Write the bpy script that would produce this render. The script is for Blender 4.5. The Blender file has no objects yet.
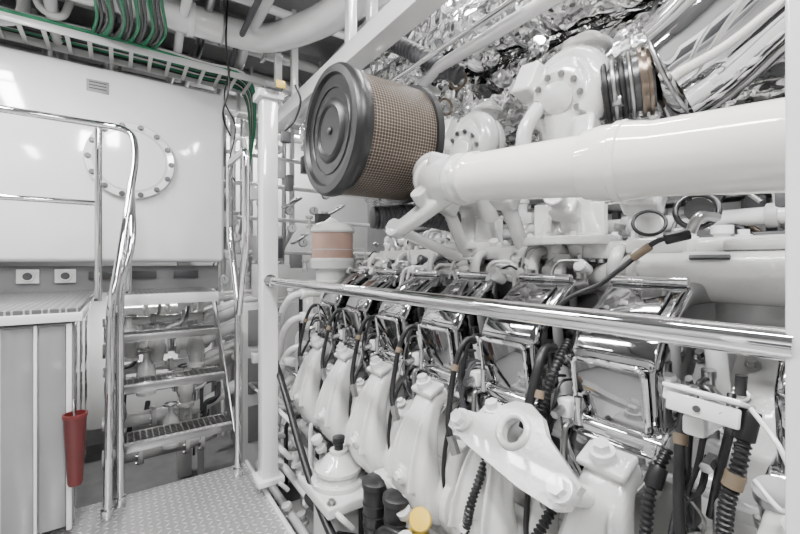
import bpy, bmesh, math, random
from mathutils import Vector, Matrix, noise, Euler
V=Vector
random.seed(7)
# ------------------------------------------------------------------ materials
def newmat(name):
    m=bpy.data.materials.new(name); m.use_nodes=True
    return m,m.node_tree,m.node_tree.nodes['Principled BSDF']
def pmat(name,col,rough=.4,metal=0,coat=0,var=.0,bump=0,bscale=60,dist=.004,foil=False):
    m,nt,b=newmat(name)
    b.inputs['Roughness'].default_value=rough; b.inputs['Metallic'].default_value=metal
    b.inputs['Coat Weight'].default_value=coat
    tc=nt.nodes.new('ShaderNodeTexCoord')
    n=nt.nodes.new('ShaderNodeTexNoise'); n.inputs['Scale'].default_value=6; n.inputs['Detail'].default_value=5
    nt.links.new(tc.outputs['Object'],n.inputs['Vector'])
    r=nt.nodes.new('ShaderNodeMapRange')
    r.inputs['From Min'].default_value=.3; r.inputs['From Max'].default_value=.7
    r.inputs['To Min'].default_value=1-var; r.inputs['To Max'].default_value=1
    nt.links.new(n.outputs['Fac'],r.inputs['Value'])
    mx=nt.nodes.new('ShaderNodeVectorMath'); mx.operation='SCALE'; mx.inputs[0].default_value=col
    nt.links.new(r.outputs['Result'],mx.inputs['Scale']); nt.links.new(mx.outputs[0],b.inputs['Base Color'])
    if bump:
        if foil:
            n2=nt.nodes.new('ShaderNodeTexVoronoi'); n2.inputs['Scale'].default_value=bscale; out=n2.outputs['Distance']
            w=nt.nodes.new('ShaderNodeTexNoise'); w.inputs['Scale'].default_value=5
            ad=nt.nodes.new('ShaderNodeVectorMath'); ad.operation='MULTIPLY_ADD'; ad.inputs[1].default_value=(.25,.25,.25)
            nt.links.new(tc.outputs['Object'],w.inputs['Vector']); nt.links.new(w.outputs['Color'],ad.inputs[0]); nt.links.new(tc.outputs['Object'],ad.inputs[2]); nt.links.new(ad.outputs[0],n2.inputs['Vector'])
        else:
            n2=nt.nodes.new('ShaderNodeTexNoise'); n2.inputs['Scale'].default_value=bscale; n2.inputs['Detail'].default_value=3; out=n2.outputs['Fac']
            nt.links.new(tc.outputs['Object'],n2.inputs['Vector'])
        bp=nt.nodes.new('ShaderNodeBump'); bp.inputs['Strength'].default_value=bump; bp.inputs['Distance'].default_value=dist
        nt.links.new(out,bp.inputs['Height']); nt.links.new(bp.outputs[0],b.inputs['Normal'])
    return m
WHITE=pmat('white_gloss_paint',(.74,.74,.735),.15,coat=.6,var=.06)
CAST=pmat('white_cast_paint',(.62,.62,.61),.18,coat=.8,var=.16,bump=.35,bscale=60)
TANKW=pmat('tank_white_gloss',(.80,.80,.80),.09,coat=.6,var=.03)
HATCH=pmat('hatch_plate_paint',(.55,.55,.55),.2,coat=.4,var=.06)
PANEL=pmat('glossy_grey_panel',(.24,.24,.24),.05,coat=1,var=.08)
PIPEW=pmat('cream_pipe_paint',(.76,.745,.705),.11,coat=.8,var=.03)
CHROME=pmat('polished_chrome',(.76,.76,.765),.045,1)
COVER=pmat('chromed_cover',(.36,.36,.365),.06,1,bump=.08,bscale=9)
STEEL=pmat('brushed_steel',(.46,.46,.46),.28,1,var=.25)
DSTEEL=pmat('dark_steel',(.12,.12,.125),.33,1,var=.3)
FOIL=pmat('insulation_foil',(.90,.90,.90),.10,1,var=.08,bump=.9,bscale=11,dist=.03,foil=True)
BLACK=pmat('black_rubber',(.009,.009,.010),.40,var=.3)
CAPB=pmat('filter_cap_grey_black',(.008,.0085,.009),.36,var=.2)
DGREY=pmat('dark_grey_paint',(.065,.065,.07),.45,var=.2)
GREY=pmat('grey_paint',(.22,.22,.225),.45,var=.15)
LGREY=pmat('light_grey_paint',(.50,.50,.495),.35,coat=.2,var=.08)
GREEN=pmat('green_cable',(.012,.17,.075),.5)
RED=pmat('dark_red_paint',(.13,.018,.018),.45,var=.2)
PINK=pmat('faded_filter_band',(.42,.27,.22),.4,var=.25)
YEL=pmat('yellow_plastic',(.60,.40,.035),.35)
TAN=pmat('tan_braid',(.20,.15,.10),.6,var=.4)
BROWN=pmat('heat_stained_steel',(.25,.20,.16),.28,1,var=.4)
CEIL=pmat('ceiling_paint',(.26,.26,.26),.6,var=.2)
BILGE=pmat('bilge_paint',(.11,.11,.11),.5,var=.4)
LABEL=pmat('label_print',(.34,.34,.34),.6,var=.6)
def emat(name,col,s):
    m,nt,b=newmat(name); b.inputs['Emission Color'].default_value=(*col,1); b.inputs['Emission Strength'].default_value=s
    b.inputs['Base Color'].default_value=(*col,1); return m
LAMP=emat('fill_lamp_diffuser',(1,.99,.975),20)
def math_n(nt,op,a,b=None,c=None):
    n=nt.nodes.new('ShaderNodeMath'); n.operation=op
    for i,x in enumerate((a,b,c)):
        if x is None: continue
        if isinstance(x,(int,float)): n.inputs[i].default_value=x
        else: nt.links.new(x,n.inputs[i])
    return n.outputs[0]
def diamond(name='diamond_plate',lo=.40,hi=.90,metal=.4,cell=.034):
    m,nt,b=newmat(name)
    tc=nt.nodes.new('ShaderNodeTexCoord'); s=nt.nodes.new('ShaderNodeSeparateXYZ'); nt.links.new(tc.outputs['Object'],s.inputs[0])
    c=1/cell
    x=math_n(nt,'MULTIPLY',s.outputs['X'],c); y=math_n(nt,'MULTIPLY',s.outputs['Y'],c)
    fx=math_n(nt,'SUBTRACT',math_n(nt,'FRACT',math_n(nt,'ADD',x,1000)),.5); fy=math_n(nt,'SUBTRACT',math_n(nt,'FRACT',math_n(nt,'ADD',y,1000)),.5)
    par=math_n(nt,'MODULO',math_n(nt,'ADD',math_n(nt,'FLOOR',math_n(nt,'ADD',x,1000)),math_n(nt,'FLOOR',math_n(nt,'ADD',y,1000))),2)
    a=math_n(nt,'ADD',fx,fy); d=math_n(nt,'SUBTRACT',fx,fy)
    inv=math_n(nt,'SUBTRACT',1,par)
    p=math_n(nt,'ADD',math_n(nt,'MULTIPLY',a,par),math_n(nt,'MULTIPLY',d,inv))
    q=math_n(nt,'ADD',math_n(nt,'MULTIPLY',d,par),math_n(nt,'MULTIPLY',a,inv))
    e=math_n(nt,'ADD',math_n(nt,'POWER',math_n(nt,'DIVIDE',math_n(nt,'ABSOLUTE',p),.66),2),math_n(nt,'POWER',math_n(nt,'DIVIDE',math_n(nt,'ABSOLUTE',q),.20),2))
    h=nt.nodes.new('ShaderNodeMapRange'); h.inputs['From Min'].default_value=1.1; h.inputs['From Max'].default_value=.4
    nt.links.new(e,h.inputs['Value'])
    bp=nt.nodes.new('ShaderNodeBump'); bp.inputs['Strength'].default_value=1; bp.inputs['Distance'].default_value=.006
    nt.links.new(h.outputs[0],bp.inputs['Height']); nt.links.new(bp.outputs[0],b.inputs['Normal'])
    mx=nt.nodes.new('ShaderNodeMix'); mx.data_type='RGBA'; mx.inputs[6].default_value=(lo,lo,lo,1); mx.inputs[7].default_value=(hi,hi,hi,1)
    nt.links.new(h.outputs[0],mx.inputs[0]); nt.links.new(mx.outputs[2],b.inputs['Base Color'])
    b.inputs['Metallic'].default_value=metal; b.inputs['Roughness'].default_value=.32
    return m
DIAM=diamond()
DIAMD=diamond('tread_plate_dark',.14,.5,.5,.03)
def meshmat(R):
    m,nt,b=newmat('perforated_filter_mesh')
    tc=nt.nodes.new('ShaderNodeTexCoord'); s=nt.nodes.new('ShaderNodeSeparateXYZ'); nt.links.new(tc.outputs['Object'],s.inputs[0])
    th=math_n(nt,'ARCTAN2',s.outputs['Z'],s.outputs['Y'])
    a=math_n(nt,'SINE',math_n(nt,'MULTIPLY',th,64)); c=math_n(nt,'SINE',math_n(nt,'MULTIPLY',s.outputs['X'],2*math.pi/.024))
    pr=math_n(nt,'MULTIPLY',a,c)
    mr=nt.nodes.new('ShaderNodeMapRange'); mr.inputs['From Min'].default_value=.05; mr.inputs['From Max'].default_value=.20
    nt.links.new(math_n(nt,'ABSOLUTE',pr),mr.inputs['Value'])
    mx=nt.nodes.new('ShaderNodeMix'); mx.data_type='RGBA'; mx.inputs[6].default_value=(.34,.285,.235,1); mx.inputs[7].default_value=(.04,.028,.02,1)
    nt.links.new(mr.outputs[0],mx.inputs[0]); nt.links.new(mx.outputs[2],b.inputs['Base Color'])
    bp=nt.nodes.new('ShaderNodeBump'); bp.invert=True; bp.inputs['Strength'].default_value=.8; bp.inputs['Distance'].default_value=.003
    nt.links.new(mr.outputs[0],bp.inputs['Height']); nt.links.new(bp.outputs[0],b.inputs['Normal'])
    b.inputs['Roughness'].default_value=.45; b.inputs['Metallic'].default_value=.2; return m

# ------------------------------------------------------------------ mesh builder
def frame(ax):
    ax=V(ax).normalized(); up=V((0,0,1)) if abs(ax.z)<.9 else V((1,0,0))
    a=ax.cross(up).normalized(); b=ax.cross(a).normalized(); return ax,a,b
def fillet(pts,rad,n=6):
    pts=[V(p) for p in pts]; out=[pts[0]]
    for i in range(1,len(pts)-1):
        p,a,c=pts[i],pts[i-1],pts[i+1]
        da=(a-p); dc=(c-p); r=min(rad,da.length*.48,dc.length*.48)
        s=p+da.normalized()*r; e=p+dc.normalized()*r
        for k in range(n+1):
            t=k/n; out.append(s*(1-t)**2+p*2*t*(1-t)+e*t*t)
    out.append(pts[-1]); return out
def catmull(pts,n=8):
    pts=[V(p) for p in pts]; P=[pts[0]*2-pts[1]]+pts+[pts[-1]*2-pts[-2]]; out=[]
    for i in range(1,len(P)-2):
        for k in range(n):
            t=k/n; a,b,c,d=P[i-1],P[i],P[i+1],P[i+2]
            out.append(.5*((2*b)+(c-a)*t+(2*a-5*b+4*c-d)*t*t+(3*b-a-3*c+d)*t**3))
    out.append(pts[-1]); return out
def empty(name):
    e=bpy.data.objects.new(name,None); bpy.context.collection.objects.link(e); return e
class B:
    def __init__(s,name,parent=None,origin=(0,0,0)):
        s.name=name; s.parent=parent; s.bm=bmesh.new(); s.mats=[]; s.o=V(origin)
    def mi(s,m):
        if m not in s.mats: s.mats.append(m)
        return s.mats.index(m)
    def merge(s,t,mat):
        i=s.mi(mat)
        bmesh.ops.recalc_face_normals(t,faces=t.faces)
        for f in t.faces: f.material_index=i; f.smooth=True
        me=bpy.data.meshes.new('tmp'); t.to_mesh(me); t.free(); s.bm.from_mesh(me); bpy.data.meshes.remove(me)
    def box(s,c,size,mat,rot=(0,0,0),bev=.004,seg=2):
        t=bmesh.new(); bmesh.ops.create_cube(t,size=1)
        bmesh.ops.scale(t,vec=size,verts=t.verts)
        if bev: bmesh.ops.bevel(t,geom=t.edges[:],offset=min(bev,min(size)*.45),segments=seg,profile=.5,affect='EDGES')
        t.transform(Matrix.Translation(V(c))@Euler([math.radians(a) for a in rot]).to_matrix().to_4x4()); s.merge(t,mat)
    def lathe(s,o,ax,prof,mat,seg=28):
        ax,a,b=frame(ax); o=V(o); t=bmesh.new(); rings=[]
        for h,r in prof:
            if r<1e-5: rings.append([t.verts.new(o+ax*h)])
            else: rings.append([t.verts.new(o+ax*h+(a*math.cos(2*math.pi*k/seg)+b*math.sin(2*math.pi*k/seg))*r) for k in range(seg)])
        for i in range(len(rings)-1):
            A,C=rings[i],rings[i+1]
            for k in range(seg):
                k2=(k+1)%seg
                if len(A)==1 and len(C)==1: continue
                if len(A)==1: t.faces.new((A[0],C[k],C[k2]))
                elif len(C)==1: t.faces.new((A[k],A[k2],C[0]))
                else: t.faces.new((A[k],A[k2],C[k2],C[k]))
        for R in (rings[0],rings[-1]):
            if len(R)>2: t.faces.new(R)
        s.merge(t,mat)
    def cyl(s,p0,p1,r,mat,r2=None,seg=24,bev=.0):
        p0=V(p0);p1=V(p1);L=(p1-p0).length; r2=r if r2 is None else r2
        if bev: s.lathe(p0,p1-p0,[(0,r-bev),(bev*.3,r-bev*.3),(bev,r),(L-bev,r2),(L-bev*.3,r2-bev*.3),(L,r2-bev)],mat,seg)
        else: s.lathe(p0,p1-p0,[(0,r),(L,r2)],mat,seg)
    def sweep(s,pts,r,mat,seg=12,rf=None,sq=None):
        t=bmesh.new(); rings=[]; n=len(pts); a=None
        for i,p in enumerate(pts):
            d=(pts[min(i+1,n-1)]-pts[max(i-1,0)]).normalized()
            if a is None: _,a,_b=frame(d)
            a=(a-d*a.dot(d)).normalized(); b=d.cross(a)
            rr=rf(i,n) if rf else r
            rings.append([t.verts.new(p+(a*math.cos(2*math.pi*k/seg)*(sq or 1)+b*math.sin(2*math.pi*k/seg))*rr) for k in range(seg)])
        for i in range(n-1):
            for k in range(seg):
                k2=(k+1)%seg; t.faces.new((rings[i][k],rings[i][k2],rings[i+1][k2],rings[i+1][k]))
        t.faces.new(rings[0]); t.faces.new(rings[-1]); s.merge(t,mat)
    def loft(s,secs,mat,seg=32,ex=.6,n=6):
        P=catmull([q[:3] for q in secs],n); W=catmull([(q[3],q[4],0) for q in secs],n); t=bmesh.new(); rings=[]
        for i,p in enumerate(P):
            d=(P[min(i+1,len(P)-1)]-P[max(i-1,0)]).normalized(); a=V((0,1,0)); a=(a-d*a.dot(d)).normalized(); b=d.cross(a); R=[]
            for k in range(seg):
                c,sn=math.cos(2*math.pi*k/seg),math.sin(2*math.pi*k/seg)
                R.append(t.verts.new(p+a*W[i].x*math.copysign(abs(c)**ex,c)+b*W[i].y*math.copysign(abs(sn)**ex,sn)))
            rings.append(R)
        for i in range(len(P)-1):
            for k in range(seg):
                k2=(k+1)%seg; t.faces.new((rings[i][k],rings[i][k2],rings[i+1][k2],rings[i+1][k]))
        t.faces.new(rings[0]); t.faces.new(rings[-1]); s.merge(t,mat)
    def pipe(s,pts,r,mat,rad=.08,seg=14): s.sweep(fillet(pts,rad),r,mat,seg)
    def hose(s,pts,r,mat,seg=10,n=8): s.sweep(catmull(pts,n),r,mat,seg)
    def corr(s,pts,r,mat,pitch=.012,amp=.16):
        c=catmull(pts,14); cum=[0]; out=[]
        for i in range(len(c)-1): cum.append(cum[-1]+(c[i+1]-c[i]).length)
        L=cum[-1]; N=max(8,int(L/pitch*4)); j=0
        for q in range(N+1):
            x=L*q/N
            while j<len(c)-2 and cum[j+1]<x: j+=1
            f=(x-cum[j])/max(1e-6,cum[j+1]-cum[j]); out.append(c[j].lerp(c[j+1],f))
        s.sweep(out,r,mat,12,rf=lambda i,n:r*(1+amp*(1 if i%4<2 else -1)))
    def ball(s,c,r,mat,sc=(1,1,1)):
        t=bmesh.new(); bmesh.ops.create_uvsphere(t,u_segments=20,v_segments=12,radius=r)
        bmesh.ops.scale(t,vec=sc,verts=t.verts); t.transform(Matrix.Translation(V(c))); s.merge(t,mat)
    def torus(s,c,ax,R,r,mat,seg=28,m=10):
        ax,a,b=frame(ax); c=V(c); t=bmesh.new(); rings=[]
        for k in range(seg):
            d=a*math.cos(2*math.pi*k/seg)+b*math.sin(2*math.pi*k/seg)
            rings.append([t.verts.new(c+d*(R+r*math.cos(2*math.pi*j/m))+ax*r*math.sin(2*math.pi*j/m)) for j in range(m)])
        for k in range(seg):
            for j in range(m): t.faces.new((rings[k][j],rings[(k+1)%seg][j],rings[(k+1)%seg][(j+1)%m],rings[k][(j+1)%m]))
        s.merge(t,mat)
    def bolt(s,c,ax,r=.012,mat=None,h=None):
        mat=mat or STEEL; c=V(c); ax=V(ax).normalized(); h=h or r*.9
        s.cyl(c-ax*r*.2,c+ax*r*.25,r*1.45,mat,seg=16); s.cyl(c+ax*r*.2,c+ax*(h+r*.25),r,mat,seg=6)
    def prism(s,poly,o,u,v,n,depth,mat,bev=.004,seg=2,hole=None):
        o=V(o);u=V(u).normalized();v=V(v).normalized();n=V(n).normalized(); t=bmesh.new()
        if hole:
            hx,hy,hr,hs=hole; per=[]; P=[V((p[0],p[1],0)) for p in poly]
            for i in range(len(P)):
                for k in range(8): per.append(P[i].lerp(P[(i+1)%len(P)],k/8))
            rings=[]
            for dd in (0,depth):
                A=[t.verts.new(o+u*p.x+v*p.y+n*dd) for p in per]; H=[]
                for p in per:
                    ang=math.atan2(p.y-hy,p.x-hx); H.append(t.verts.new(o+u*(hx+hr*math.cos(ang))+v*(hy+hr*hs*math.sin(ang))+n*dd))
                rings.append((A,H))
            m=len(per)
            for i in range(m):
                j=(i+1)%m
                t.faces.new((rings[0][0][i],rings[0][0][j],rings[0][1][j],rings[0][1][i]))
                t.faces.new((rings[1][0][i],rings[1][0][j],rings[1][1][j],rings[1][1][i]))
                t.faces.new((rings[0][0][i],rings[0][0][j],rings[1][0][j],rings[1][0][i]))
                t.faces.new((rings[0][1][i],rings[0][1][j],rings[1][1][j],rings[1][1][i]))
        else:
            A=[t.verts.new(o+u*p[0]+v*p[1]) for p in poly]; C=[t.verts.new(o+u*p[0]+v*p[1]+n*depth) for p in poly]
            t.faces.new(A); t.faces.new(C[::-1]); m=len(poly)
            for i in range(m): t.faces.new((A[i],A[(i+1)%m],C[(i+1)%m],C[i]))
            if bev: bmesh.ops.bevel(t,geom=t.edges[:],offset=bev,segments=seg,profile=.5,affect='EDGES')
        s.merge(t,mat)
    def foilpipe(s,pts,r,mat,amp=.12,seg=48,sd=0):
        c=catmull(pts,26); t=bmesh.new(); n=len(c); rings=[]; a=None
        for i,p in enumerate(c):
            d=(c[min(i+1,n-1)]-c[max(i-1,0)]).normalized()
            if a is None: _,a,_b=frame(d)
            a=(a-d*a.dot(d)).normalized(); b=d.cross(a); R=[]
            for k in range(seg):
                q=a*math.cos(2*math.pi*k/seg)+b*math.sin(2*math.pi*k/seg)
                w=p+q*r; f=.6*noise.noise(w*5+V((sd,0,0)))+.6*abs(noise.noise(w*9))
                R.append(t.verts.new(p+q*r*(1+amp*f)))
            rings.append(R)
        for i in range(n-1):
            for k in range(seg):
                k2=(k+1)%seg; t.faces.new((rings[i][k],rings[i][k2],rings[i+1][k2],rings[i+1][k]))
        t.faces.new(rings[0]); t.faces.new(rings[-1]); s.merge(t,mat)
    def done(s,remesh=None,sharp=38,it=1):
        me=bpy.data.meshes.new(s.name)
        if s.o.length>0: s.bm.transform(Matrix.Translation(-s.o))
        s.bm.to_mesh(me); s.bm.free()
        for m in s.mats: me.materials.append(m)
        ob=bpy.data.objects.new(s.name,me); bpy.context.collection.objects.link(ob); ob.location=s.o
        if s.parent: ob.parent=s.parent
        if remesh:
            r=ob.modifiers.new('cast','REMESH'); r.mode='VOXEL'; r.voxel_size=remesh; r.use_smooth_shade=True
            q=ob.modifiers.new('soften','SMOOTH'); q.iterations=it; q.factor=.5
        else: me.set_sharp_from_angle(angle=math.radians(sharp))
        return ob

# ------------------------------------------------------------------ room shell
def slab(name,c,size,mat):
    b=B(name); b.box(c,size,mat,bev=0); return b.done()
slab('floor',(0,1.1,-.82),(7,10,.1),BILGE)
slab('ceiling',(.3,1.1,3.2),(7,10,.1),CEIL)
slab('wall_back',(.3,5.6,1.2),(7,.1,4),LGREY)
slab('wall_right',(3.3,1.1,1.2),(.1,10,4),GREY)
slab('wall_left',(-2.9,1.1,1.2),(.1,10,4),LGREY)
slab('wall_front',(.3,-3.4,1.2),(7,.1,4),LGREY)

b=B('walkway_deck')
b.box((-.63,-.3,-.02),(2.54,5.8,.04),DIAM,bev=.003)
b.box((.645,-.3,-.03),(.02,5.8,.09),WHITE,bev=.003)
for y in (-2,-1,0,1,2.4): b.box((-.6,y,-.42),(2.4,.08,.72),LGREY)
b.done()
b=B('reflection_cabinets')  # unseen cabinet row, added so the chrome has contrast to reflect
for k in range(5):
    y=-3.0+.85*k
    b.box((-1.75,y,.85),(.6,.8,1.7),LGREY if k%2 else WHITE,bev=.01)
    b.box((-1.44,y,1.1),(.02,.55,.6),DGREY,bev=.004); b.box((-1.44,y,.45),(.02,.6,.4),GREY,bev=.004)
b.done()
b=B('reflection_blocks')  # unseen blocks behind the camera, added as dark shapes for chrome reflections
b.box((.2,-2.7,.35),(1.2,.6,.7),DGREY,bev=.02); b.cyl((-.3,-2.6,.9),(.7,-2.6,.9),.2,WHITE,bev=.02); b.box((.9,-2.8,1.2),(.3,.3,1.6),DGREY,bev=.02)
b.done()

# ------------------------------------------------------------------ storage tank
e=empty('storage_tank')
b=B('tank_body',e); b.box((-.84,4.22,1.955),(3.12,1.24,1.41),TANKW,bev=.035,seg=4)
for x in (-2.0,.5): b.box((x,4.3,.2),(.12,.12,2.1),WHITE)
b.done()
b=B('round_hatch',e)
hc=V((.07,3.6,2.0))
b.lathe(hc,(0,-1,0),[(-.01,.262),(.008,.262),(.010,.282),(.034,.282),(.040,.276)],HATCH,56)
b.lathe(hc,(0,-1,0),[(.0,.276),(.040,.276),(.041,.235),(.030,.232),(.030,.222),(.040,.218),(.041,.0)],TANKW,56)
for k in range(14):
    a=2*math.pi*k/14; b.bolt(hc+V((math.cos(a)*.256,-.041,math.sin(a)*.256)),(0,-1,0),.014,DSTEEL)
b.done()
b=B('nameplate',e); b.box((-.13,3.598,2.51),(.13,.008,.085),LABEL,bev=.001)
for k in range(3): b.box((-.13,3.593,2.535-.022*k),(.10,.003,.008),DGREY,bev=0)
b.done()
b=B('top_guard_rail',e)
b.pipe([(-.05,3.66,2.64),(-.05,3.66,2.76),(.66,3.66,2.76),(.66,3.66,2.64)],.014,WHITE,.04)
b.pipe([(-2.2,3.7,2.64),(-2.2,3.7,2.8),(-.4,3.7,2.8),(-.4,3.7,2.64)],.014,WHITE,.04)
b.done()
b=B('service_panel_strip')
b.box((-.9,3.78,1.12),(3.2,.06,.2),GREY)
for i,x in enumerate((-.76,-.52,-.32)):
    b.box((x,3.735,1.15),(.12,.03,.10),WHITE,bev=.006)
    b.cyl((x,3.725,1.15),(x,3.712,1.15),.028,DGREY)
    b.torus((x,3.715,1.15),(0,1,0),.031,.006,WHITE)
for x in (-.1,.15,.45): b.box((x,3.74,1.15),(.18,.02,.06),DGREY,bev=.003)
b.lathe((-.02,3.68,1.12),(0,-1,0),[(0,.04),(.03,.04),(.035,.02),(.05,.02),(.05,0)],BROWN,20)
b.done()

# ------------------------------------------------------------------ raised platform
e=empty('platform_landing')
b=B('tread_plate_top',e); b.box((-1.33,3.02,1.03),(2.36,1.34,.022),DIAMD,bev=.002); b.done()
b=B('cabinet_body',e)
b.box((-1.33,3.02,1.0),(2.38,1.37,.04),WHITE,bev=.004)
b.box((-1.34,3.04,.5),(2.30,1.30,.93),LGREY,bev=.004)
for x0,x1 in ((-.30,-.2),(-.42,-.31),(-.80,-.44),(-1.3,-.82)):
    b.box(((x0+x1)/2,2.385,.5),(x1-x0-.006,.02,.92),PANEL,bev=.004)
b.box((-.305,2.37,.5),(.012,.03,.94),WHITE,bev=.003); b.box((-.19,2.37,.5),(.02,.03,.94),WHITE,bev=.003)
for y0,y1 in ((2.40,2.72),(2.74,3.1),(3.12,3.6)):
    b.box((-.185,(y0+y1)/2,.5),(.02,y1-y0-.01,.92),PANEL,bev=.004)
b.done()
b=B('fire_bucket')
b.lathe((-.165,2.31,.25),(0,0,1),[(0,.024),(.01,.028),(.30,.042),(.305,.046),(.32,.046),(.32,.04),(.1,.03),(.1,0)],RED,28)
b.hose([(-.165,2.27,.57),(-.168,2.28,.61),(-.17,2.31,.63),(-.168,2.34,.61),(-.165,2.35,.57)],.004,STEEL)
b.box((-.17,2.355,.45),(.03,.03,.02),STEEL)
b.done()

# ------------------------------------------------------------------ staircase
e=empty('staircase')
b=B('treads',e)
for z,y in ((.25,2.58),(.51,2.79),(.77,3.0)):
    for yy in (y,y+.2): b.box((.26,yy,z),(.6,.014,.04),STEEL,bev=.002)
    for k in range(8): b.box((.26,y+.022+.0225*k,z+.006),(.6,.006,.028),STEEL,bev=0)
    for k in range(20): b.box((-.025+.03*k,y+.1,z+.012),(.005,.2,.012),STEEL,bev=0)
    b.box((.26,y+.018,z+.019),(.6,.035,.004),DIAM,bev=0)
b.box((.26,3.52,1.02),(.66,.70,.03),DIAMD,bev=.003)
b.box((.26,3.16,1.0),(.66,.02,.07),WHITE,bev=.003)
b.done()
b=B('stringers',e)
for x in (-.052,.572):
    b.prism([(2.56,.14),(2.66,.14),(3.26,.93),(3.26,1.0),(3.18,1.0),(2.56,.22)],(x-.005,0,0),(0,1,0),(0,0,1),(1,0,0),.01,STEEL,bev=.002)
    b.box((x,3.82,.2),(.05,.05,1.6),WHITE)
b.done()
b=B('handrail',e)
r=.019
b.pipe([(-2.2,2.8,2.02),(.06,2.8,2.02),(.075,2.72,1.85),(-.01,2.46,1.2),(-.035,2.42,1.05),(-.05,2.41,0)],r,CHROME,.10)
b.pipe([(-2.2,2.82,1.58),(-.1,2.82,1.58)],r*.8,CHROME)
b.pipe([(-.1,2.82,1.03),(-.1,2.82,2.0)],r,CHROME)
b.pipe([(-1.4,2.82,1.03),(-1.4,2.82,2.0)],r,CHROME)
b.pipe([(.0,2.5,.05),(-.0,2.46,1.12),(.055,2.5,1.36),(.05,2.74,1.72),(.05,3.25,1.72),(.05,3.25,1.04)],r,CHROME,.09)
for p in ((-.05,2.41,0),(.0,2.5,.0)): b.cyl(p,V(p)+V((0,0,.05)),.028,CHROME,bev=.004)
b.pipe([(.565,2.46,0),(.565,2.46,1.0),(.565,2.66,1.42),(.565,2.68,1.87),(.565,2.27,1.87),(.565,2.28,1.35),(.565,2.43,.95)],r,CHROME,.07)
b.cyl((.565,2.46,0),(.565,2.46,.05),.028,CHROME,bev=.004)
b.done()

b=B('bilge_pipework')
random.seed(3)
for i,(y,z,r) in enumerate(((3.5,.62,.05),(3.6,.45,.035),(3.75,.7,.06),(3.9,.25,.07),(3.45,.12,.05),(4.1,.55,.04),(3.4,-.1,.06),(3.5,.82,.03),(4.3,.8,.05))):
    b.pipe([(-.1,y,z),(.5,y,z),(.9,y+.2,z+.1),(1.3,y+.2,z+.1)],r,WHITE if i%3 else LGREY,.1)
    for x in (-.02,.15,.36,.5):
        xx=x+random.uniform(-.05,.05)
        b.cyl((xx,y,z),(xx+.03,y,z),r*1.5,CAST,bev=.004)
        for k in range(6):
            a=k*math.pi/3; b.bolt((xx-.002,y+math.cos(a)*r*1.25,z+math.sin(a)*r*1.25),(-1,0,0),r*.16)
for x,y,z in ((.15,3.3,.45),(.4,3.36,.3),(-.02,3.35,.2),(.3,3.3,.05),(.46,3.3,.6),(.05,3.3,.7),(.22,3.4,.62)):
    b.lathe((x,y,z-.12),(0,0,1),[(0,.06),(.02,.06),(.03,.04),(.08,.05),(.14,.06),(.2,.05),(.24,.02),(.3,.015),(.3,0)],CAST,20)
    b.torus((x,y,z+.18),(0,0,1),.045,.006,random.choice((DGREY,STEEL)))
    b.torus((x,y-.02,z),(0,1,0),.05,.012,random.choice((STEEL,CAST)))
b.box((.1,5.0,.3),(1.6,.1,1.4),LGREY)
for k in range(18):
    x=random.uniform(-.05,.55); z=random.uniform(-.1,.85); y=random.uniform(3.3,3.6)
    b.pipe([(x,y,z-.2),(x,y,z),(x+.1,y,z+.02),(x+.12,y+.1,z+.1)],random.uniform(.008,.02),random.choice((WHITE,STEEL,DGREY,LGREY)),.04)
b.done()

# ------------------------------------------------------------------ guard rail and posts
e=empty('guard_rail')
b=B('rail_tube',e); b.cyl((.66,.12,1.15),(.66,2.16,1.15),.020,CHROME,seg=32); b.done()
b=B('near_post',e); b.box((.690,.085,1.35),(.09,.085,2.9),WHITE,bev=.006,seg=3); b.done()
b=B('far_post',e)
b.box((.665,2.21,1.1),(.085,.085,2.1),WHITE,bev=.006,seg=3)
b.box((.665,2.21,2.15),(.13,.13,.04),WHITE); b.box((.665,2.21,.07),(.14,.14,.03),WHITE)
b.cyl((.66,2.15,1.15),(.66,2.17,1.15),.034,CHROME)
b.done()
b=B('gooseneck_sensor')
b.hose([(.72,2.16,1.95),(.78,2.12,2.02),(.8,2.08,2.12),(.77,2.08,2.2)],.006,BLACK)
b.box((.74,2.145,1.93),(.05,.03,.06),DGREY); b.done()
b=B('warning_tag'); b.box((.70,2.105,2.195),(.05,.006,.04),YEL,bev=.001); b.box((.67,2.12,2.18),(.09,.03,.03),DGREY); b.done()

# ------------------------------------------------------------------ overhead structure
b=B('overhead_beam')
b.box((1.01,1.5,2.33),(.11,3.4,.10),WHITE,bev=.006)
b.box((1.14,1.6,2.46),(.07,3.2,.07),WHITE,bev=.006)
for y in (3.1,.3,1.9):
    b.box((1.01,y,2.76),(.05,.05,.78),WHITE); b.box((1.14,y,2.82),(.05,.05,.66),WHITE)
b.done()
b=B('supply_duct')
b.cyl((-2.6,3.1,2.93),(.4,3.1,2.93),.10,WHITE,seg=32)
b.pipe([(.4,3.1,2.93),(.9,3.1,2.93),(1.1,2.5,2.85),(1.4,1.0,2.8)],.10,WHITE,.25,24)
for x in (-.6,-.1,.38): b.cyl((x,3.1,2.93),(x+.04,3.1,2.93),.115,WHITE,bev=.004)
for x in (-.3,.2,.6):
    b.torus((x,3.1,2.93),(1,0,0),.108,.008,STEEL); b.box((x,3.1,3.08),(.02,.02,.12),STEEL)
b.done()
b=B('overhead_pipe_run')
for y,z,r in ((2.75,2.98,.03),(3.45,3.02,.045),(3.9,2.98,.06),(4.4,2.9,.08),(4.9,2.8,.05)):
    b.pipe([(-2.6,y,z),(2.4,y,z)],r,WHITE)
    for x in range(-5,5): b.box((x*.5,y,z),(.03,r*2.5,r*2.5),LGREY)
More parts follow.
